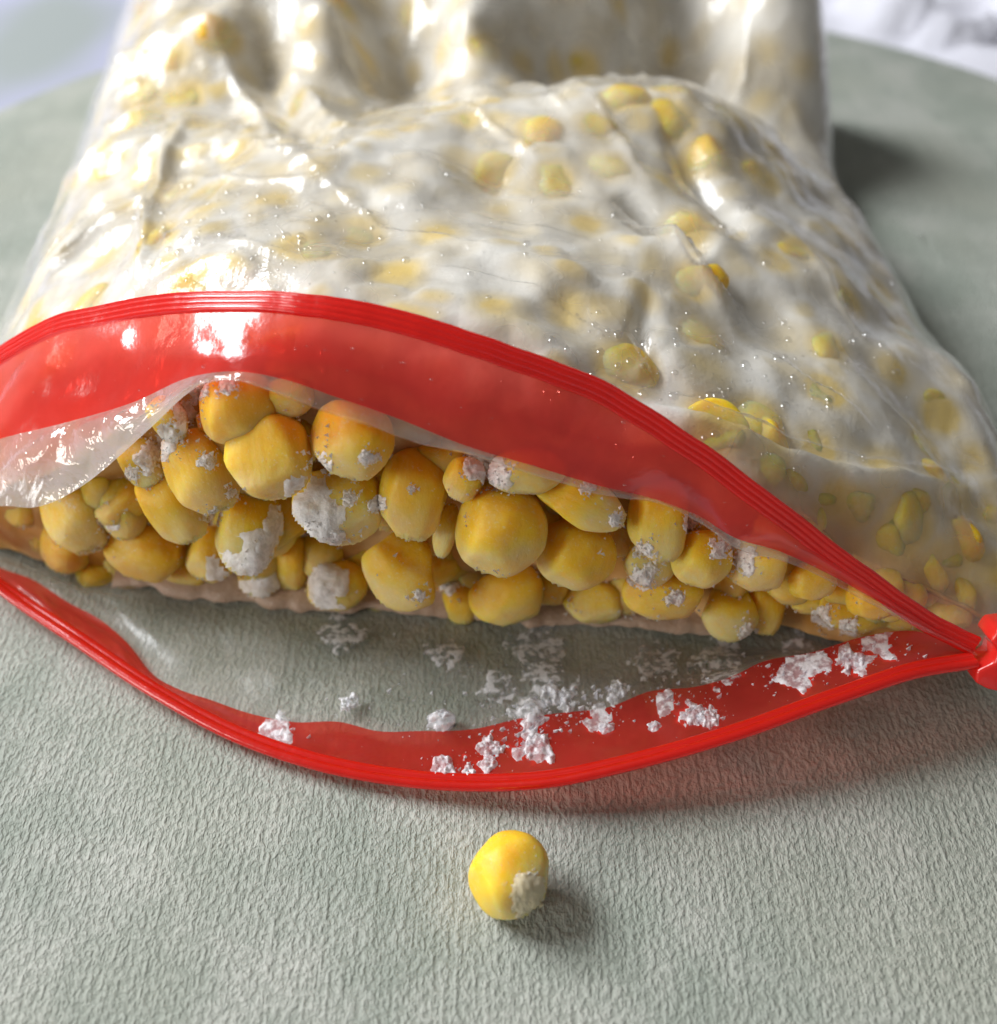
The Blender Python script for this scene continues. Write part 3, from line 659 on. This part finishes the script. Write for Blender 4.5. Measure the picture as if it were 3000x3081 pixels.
# ------------------------------------------------------------------ frost and ice
def shard_blob(rg, size, squash=(1, 1, .7), sub=18, jag=.45):
    """jagged lump: noisy, faceted sphere"""
    nu, nv = sub//2 + 2, sub
    a = np.linspace(-np.pi/2, np.pi/2, nu); b = np.linspace(-np.pi, np.pi, nv, endpoint=False)
    A, B = np.meshgrid(a, b, indexing='ij')
    P = np.stack([np.cos(A)*np.cos(B), np.cos(A)*np.sin(B), np.sin(A)], -1)
    q = rg.uniform(0, 90)
    r = 1 + jag*fbm(P[..., 0]*1.6 + q, P[..., 1]*1.6, P[..., 2]*1.6, 3) + jag*.35*rg.uniform(-1, 1, P.shape[:2])*np.cos(A)
    P = P*r[..., None]*np.array(squash)*size
    return P.reshape(-1, 3), grid_faces(nu, nv, True)
def tets(rg, centers, sizes):
    V = []; F = []
    base = np.array([(1,1,1), (1,-1,-1), (-1,1,-1), (-1,-1,1)], float)
    n = len(centers); P = base[None]*(.5 + rg.uniform(0, 1, (n, 4, 1))) + rg.uniform(-.45, .45, (n, 4, 3))
    V = (np.asarray(centers)[:, None, :] + P*np.asarray(sizes)[:, None, None]*.6).reshape(-1, 3)
    i = np.arange(n)[:, None]*4
    F = np.concatenate([i + np.array(t) for t in ((0,1,2), (0,3,1), (0,2,3), (1,3,2))])
    return V, F
# crystals on the kernels of the open face
rg = np.random.default_rng(11); cc = []; ss = []
depsg_scale = []
for (o, c, w, h) in front_objs:
    R = np.array(o.rotation_quaternion.to_matrix()); me = o.data
    co = np.empty(len(me.vertices)*3); me.vertices.foreach_get('co', co); co = co.reshape(-1, 3)/S*np.array(o.scale)
    P = co @ R.T + np.array(c); nrm = (P - c); nrm /= np.linalg.norm(nrm, axis=1)[:, None] + 1e-9
    view = np.array([0, 0, CAMH]) - c; view /= np.linalg.norm(view)
    vis = np.where(nrm @ view > .05)[0]
    amount = o.color[1]
    for _ in range(int(1 + amount*5)):
        s0 = P[rg.choice(vis)]; d = np.linalg.norm(P - s0, axis=1); sel = vis[d[vis] < rg.uniform(.10, .22)]
        if len(sel) == 0: continue
        m = int(4 + amount*14)
        ids = rg.choice(sel, m); pts = P[ids] + rg.normal(0, .028, (m, 3)); cc.append(pts); ss.append(np.abs(rg.normal(.010, .012, m)) + .004)
    rim = np.where(np.abs(nrm @ view) < .35)[0]; m = 12
    ids = rg.choice(rim, m); cc.append(P[ids] + nrm[ids]*.004 + rg.normal(0, .01, (m, 3))); ss.append(np.abs(rg.normal(.006, .006, m)) + .003)
cc = np.concatenate(cc); ss = np.concatenate(ss)
o = build('frost_crystals', *tets(rg, cc, ss), M_FROST, block, smooth=False); o['kind'] = 'stuff'
# larger frost patches: flat jagged scabs on and between kernels
PATCH = [(620,1390,.16,.50),(870,1600,.34,.62),(905,1650,.30,.62),(830,1735,.42,.30),(900,1745,.30,.32),(790,1715,.26,.3),(960,1590,.22,.62),(640,1550,.16,.35),(500,1330,.30,.25),(550,1250,.26,.25),(590,1180,.2,.2),(450,1380,.26,.2),(680,1160,.2,.2),
 (1450,1400,.32,.35),(1500,1425,.26,.35),(1110,1380,.17,.45),(1770,1465,.18,.4),(1930,1745,.22,.6),(1955,1725,.18,.6),(2190,1620,.22,.45),(2165,1650,.18,.5),(1130,1520,.16,.6),(1260,1790,.12,.55),(1050,1500,.14,.6),(960,1390,.2,.0),
 (2080,1570,.2,.15),(1940,1650,.2,.3),(2240,1690,.24,.4),(2030,1800,.16,.6),(700,1480,.14,.0),(1290,1880,.18,.1),(2480,1860,.2,.1),(2560,1895,.18,.25),(2250,1900,.2,.25),(330,1570,.2,.4),(400,1430,.14,.3),(1010,1610,.2,.7),(1850,1560,.14,.3),(1350,1760,.22,.0),(1240,1470,.07,.6)]
from mathutils.bvhtree import BVHTree
bpy.context.view_layer.update()
BV = []; BF = []; nb = 0
for ob in [q[0] for q in front_objs] + [crust]:
    Mw = np.array(ob.matrix_world); me = ob.data
    co = np.empty(len(me.vertices)*3); me.vertices.foreach_get('co', co); co = co.reshape(-1, 3) @ Mw[:3, :3].T + Mw[:3, 3]
    BV.append(co/S); BF += [tuple(int(i) + nb for i in p.vertices) for p in me.polygons]; nb += len(co)
TREE = BVHTree.FromPolygons(np.concatenate(BV).tolist(), BF)
EYE = Vector((0, 0, CAMH))
def surface_at(px, py, tree=None):
    X, Y, Z = ray(px, py); d = Vector((float(X), float(Y), float(Z))).normalized(); h = (tree or TREE).ray_cast(EYE, d)
    return h[0], h[1]
def scab(px, py, r, thick, tree=None, n=34, reach=.16, fall=(1, 1.25)):
    """granular frost crust grown on whatever surface lies there"""
    e = r*265*1.5; g = np.linspace(-1, 1, n); ids = {}; V = []; F = []
    q = random.uniform(0, 99)
    U, W = np.meshgrid(g, g)
    m = fall[0] - np.hypot(U, W)*fall[1] + .55*fbm(U*1.5 + q, W*1.5, 1, 3) + .22*fbm(U*5 + q, W*5, 2, 3)
    gr = .5 + .5*fbm(U*7, W*7 + q, 3, 3)
    for i in range(n):
        for j in range(n):
            if m[i, j] < -.12: continue
            h, nn = surface_at(px + U[i, j]*e + random.uniform(-.4, .4)*e/n, py + W[i, j]*e + random.uniform(-.4, .4)*e/n, tree)
            if h is None: continue
            if nn.dot(EYE - h) < 0: nn = -nn
            t = thick*min(1, max(0, m[i, j])*2.2)*(.35 + .9*max(0, gr[i, j])) - (.02 if m[i, j] < 0 else 0)
            ids[i, j] = len(V); V.append(h + (nn*.5 + (EYE - h).normalized()*.5)*t)
    for i in range(n-1):
        for j in range(n-1):
            k = [(i, j), (i, j+1), (i+1, j+1), (i+1, j)]
            if all(q_ in ids for q_ in k):
                f = [ids[q_] for q_ in k]
                if max((V[f[a_]] - V[f[a_-1]]).length for a_ in range(4)) < reach: F.append(f)
    return V, F
for i, (px, py, sz, push) in enumerate(PATCH):
    g_ = 1.25 if sz >= .3 and 780 < px < 1000 else .5
    v, f = scab(px, py, sz*g_, .015 + .06*sz*(2 if g_ > 1 else 1))
    if f: build('frost_patch', [tuple(q) for q in v], f, M_FROST, block)
cc = []; ss = []
for px, py, sz, push in PATCH:
    m = int(260*sz); c = []
    for a_, b_ in rg.normal(0, sz*.45*265, (m, 2)):
        h, nn = surface_at(px + a_, py + b_)
        if h is not None: c.append(np.array(h + (EYE - h).normalized()*rg.uniform(0, .05)))
    if c: cc.append(np.array(c)); ss.append(np.abs(rg.normal(.011, .011, len(c))) + .004)
o = build('frost_fringe', *tets(rg, np.concatenate(cc), np.concatenate(ss)), M_FROST, block, smooth=False); o['kind'] = 'stuff'

# ice chunks lying on the lower lip, one object each
def lip_z(px, py):
    i = int(np.clip(np.searchsorted(PX, px), 0, NS-1)); b, r = BAND_L[i], RAIL_L[i]
    yb = 1540 - 0; 
    best = b[2]
    for t in np.linspace(0, 1, 12):
        p = b*(1-t) + r*t
        q = at(px, py, p[2])
        if q[1] >= p[1]: best = p[2]; break
    return best if at(px, py, b[2])[1] < b[1] else b[2]*.6 + .03
CHUNKS = [(2400,1992,.34,.10,'pinkish frost smear along the edge of the red band'),(2640,1935,.34,.10,'thin frost smear on the red band closest to the slider'),(2010,2110,.28,.10,'faint frost veil on the red band beside the jagged sliver'),(830,2195,.22,.08,'pale frosty patch on the left part of the lower red band'),(1800,2130,.26,.10,'faint frost veil on the red band right of the largest cluster'),
 (1330,2155,.22,1.0,'smooth white ice lump standing alone on the lower red lip edge'),
 (1590,2190,.34,.55,'largest crumbly white ice cluster straddling the lower red lip'),
 (1660,2100,.20,.6,'white ice chunk on the clear film above the largest ice cluster'),
 (1715,2085,.20,.7,'rounded ice piece at the right end of the ridge on the clear film'),
 (1630,2240,.24,.5,'low ice flake on the red band right of the largest cluster'),
 (1855,2075,.15,.6,'small ice piece on the film beside the bend of the red lip'),
 (1340,2300,.20,.6,'glassy ice piece lowest and leftmost of three near the rail'),
 (1400,2310,.17,.6,'glassy middle ice piece of three near the lower rail'),
 (1455,2300,.20,.6,'glassy rightmost ice piece of three near the lower rail'),
 (1825,2185,.11,.7,'tiny round clear ice bead on the red band'),
 (2090,2140,.16,.5,'jagged ice sliver on the red band right of centre'),
 (2135,2155,.13,.5,'small bright ice crumb at the tip of the jagged sliver'),
 (2560,1985,.17,.5,'frosty ice scrap on the red band nearest the slider'),
 (1045,2120,.13,.6,'white ice crumb on clear film left of the standing lump'),
 (1480,2250,.15,.5,'translucent flat ice chip between cluster and glassy pieces'),
 (1970,2180,.10,.5,'little ice grain on the red band between bead and sliver')]
def ice_lump(size, squash, lobes):
    V = []; F = []; n = 0
    for k in range(lobes):
        sz_ = size*(1 if k == 0 else rg.uniform(.35, .7)); nu, nv = 22, 34
        a = np.linspace(-np.pi/2, np.pi/2, nu); b = np.linspace(-np.pi, np.pi, nv, endpoint=False)
        A, B = np.meshgrid(a, b, indexing='ij'); P = np.stack([np.cos(A)*np.cos(B), np.cos(A)*np.sin(B), np.sin(A)], -1); q = rg.uniform(0, 90)
        cells = np.round(P*2.2 + .35*fbm(P[..., 0]*2 + q, P[..., 1]*2, P[..., 2]*2, 2)[..., None])/2.2     # broken, blocky planes
        P = P*.55 + cells*.45
        r = 1 + .30*fbm(P[..., 0]*1.5 + q, P[..., 1]*1.5, P[..., 2]*1.5, 2) + .12*fbm(P[..., 0]*5 + q, P[..., 1]*5, P[..., 2]*5, 3)
        P = (P*r[..., None]*np.array((1, rg.uniform(.6, 1), squash))*sz_).reshape(-1, 3)
        if k: th = rg.uniform(0, 6.28); P = P + np.array((math.cos(th), math.sin(th)*.7, 0))*size*rg.uniform(.6, 1.1)
        P[:, 2] = np.maximum(P[:, 2], -.2*size*squash) + .15*size*squash
        V.append(P); F.append(grid_faces(nu, nv, True) + n); n += len(P)
    return np.concatenate(V), np.concatenate(F)
lv = np.concatenate([sheet_between(BAND_L, RAIL_L, 12, -.02, .03), low_film()[0]])
LIPTREE = BVHTree.FromPolygons(lv.tolist(), [tuple(map(int, f)) for f in np.concatenate([grid_faces(12, NS), grid_faces(43, NS) + 12*NS])])
for px, py, sz, sq, lab in CHUNKS:
    if 'alone' in lab or 'bead' in lab:
        h, nn = surface_at(px, py + sz*70, LIPTREE); c = np.array(h); v, f = ice_lump(sz*.80, sq*1.1, 1); v = v + c
        v[:, 0] = c[0] + (v[:, 0] - c[0])*np.interp(v[:, 2] - c[2], [0, sz], [1.1, .55]); v[:, 1] = c[1] + (v[:, 1] - c[1])*np.interp(v[:, 2] - c[2], [0, sz], [1.1, .55])
    else:
        v, f = scab(px, py, sz*.92, (.03 + .30*sz)*min(1, sq/.5), LIPTREE, 44, .3, (.75, 1.45)); v = [tuple(q) for q in v]; h, nn = surface_at(px, py, LIPTREE); c = np.array(h)
    o = build('ice_chunk', v, f, M_ICE, loc=c)
    tagit(o, lab, 'ice', 'ice pieces on the lower lip')
cc = []; ss = []
for px, py, sp, m, s_ in [(1590,2190,70,160,.022),(1680,2100,60,70,.020),(1400,2305,75,90,.018),(1330,2170,60,30,.014),(1080,2110,50,40,.018),(1780,2150,60,80,.018),(2050,2110,60,80,.016),(2120,2150,35,40,.016),(2450,2000,110,200,.016),(2600,1950,90,160,.016),(2300,2030,90,80,.014),
    (1850,2085,30,40,.02),(1230,2100,160,50,.012),(1700,2010,250,70,.012),(1250,1990,200,40,.012),(2000,2200,300,70,.010),(860,2190,50,30,.012),(1950,2060,80,50,.014),(1550,2130,90,70,.018),(1460,2160,120,60,.014)]:
    m = int(m*.55); xs = rg.normal(px, sp, m); ys = rg.normal(py, sp*.35, m)
    for a, b in zip(xs, ys):
        h, nn = surface_at(a, b, LIPTREE)
        if h is not None: cc.append(np.array(h) + (0, 0, .008)); ss.append(s_*.55*min(4.5, rg.pareto(1.6) + .4))
o = build('ice_crumbs', *tets(rg, np.array(cc), np.array(ss)), M_ICE, smooth=False)
tagit(o, 'fine loose ice crumbs sprinkled over the lower lip', 'ice', kind='stuff')

for px, py, r_ in ((1040,1905,.22),(1360,1960,.26),(1640,2000,.36),(1930,1965,.30),(2170,1990,.26),(1490,2050,.20)):
    v, f = scab(px, py, r_, .012, LIPTREE, 40, .3, (.55, 1.2))
    if f: build('frost_smear', [tuple(q) for q in v], f, M_SMEAR, bag)
# condensation on the film
def drops():
    V = []; F = []; n = 0
    a = np.linspace(0, np.pi/2, 4); b = np.linspace(0, 2*np.pi, 8, endpoint=False)
    A, B = np.meshgrid(a, b, indexing='ij'); P0 = np.stack([np.cos(A)*np.cos(B), np.cos(A)*np.sin(B), np.sin(A)*.6], -1).reshape(-1, 3); f0 = grid_faces(4, 8, True)
    x = np.concatenate([rg.normal(760, 260, 420), rg.normal(2200, 330, 320), rg.uniform(400, 2800, 520)])
    y = np.concatenate([rg.normal(690, 120, 420), rg.normal(1200, 150, 320), rg.uniform(500, 1350, 520)])
    for px, py in zip(x, y):
        z = 3.4
        for _ in range(12):
            p = at(px, py, z); j = np.clip((p[0] - xL(p[1]))/(xR(p[1]) - xL(p[1])), 0, 1)*(NC-1); jj = int(j)
            v = (p[1] - fy[jj])/(27.2 - fy[jj])*(NR-1)
            if v < 2 or v > NR-3: break
            z = z*.5 + .5*ZF[int(v), jj]
        else:
            r = min(.07, .008 + .010*rg.pareto(1.8)); V.append(P0*r*np.array([1, 1+rg.uniform(0,.4), 1]) + at(px, py, z)); F.append(f0 + n); n += len(P0)
    UB = sheet_between(BAND_U, RAIL_U, 12, .06, .06).reshape(12, NS, 3)
    for _ in range(90):
        i, j = rg.integers(1, 11), rg.integers(20, NS - 30); r = min(.035, abs(rg.normal(.008, .009)) + .004)
        V.append(P0[:, [0, 2, 1]]*r*np.array([1, -1, 1]) + UB[i, j] + rg.normal(0, .03, 3)*np.array([1, 0, 0])); F.append(f0 + n); n += len(P0)
    return np.concatenate(V), np.concatenate(F)
o = build('condensation_drops', *drops(), M_DROP, bag); o['kind'] = 'stuff'

# ------------------------------------------------------------------ the loose kernel in front
lk_p = at(1535, 2640, .42)
loose = empty('loose_kernel', (lk_p[0], lk_p[1], 0))
tagit(loose, 'single loose yellow corn kernel lying on the placemat in front of the bag', 'corn kernel')
kk = kernel(lk_p, .97, .94, .94, face_rot(-42, 0, -14), kernel_mesh('kernel_body', 5, .88, .62), (.30, .10, .0), loose, 'kernel_body')
bpy.context.view_layer.update()
co = np.empty(len(kk.data.vertices)*3); kk.data.vertices.foreach_get('co', co); Mw = np.array(kk.matrix_world)
KT = BVHTree.FromPolygons(((co.reshape(-1, 3) @ Mw[:3, :3].T + Mw[:3, 3])/S).tolist(), [tuple(p.vertices) for p in kk.data.polygons])
for px, py, r_, th in ((1604, 2695, .20, .022), (1580, 2728, .12, .02), (1634, 2722, .07, .10)):
    v, f = scab(px, py, r_, th, KT, 30, .2, (.9, 1.3))
    if f: build('kernel_tip', [tuple(q) for q in v], f, M_TIP, loose)
pts = []
for a_, b_ in zip(rg.normal(1590, 38, 90), rg.normal(2650, 40, 90)):
    h, nn = surface_at(a_, b_, KT)
    if h is not None: pts.append(np.array(h))
o = build('frost_specks', *tets(rg, np.array(pts), np.abs(rg.normal(.006, .006, len(pts))) + .003), M_FROST, loose, smooth=False); o['kind'] = 'stuff'
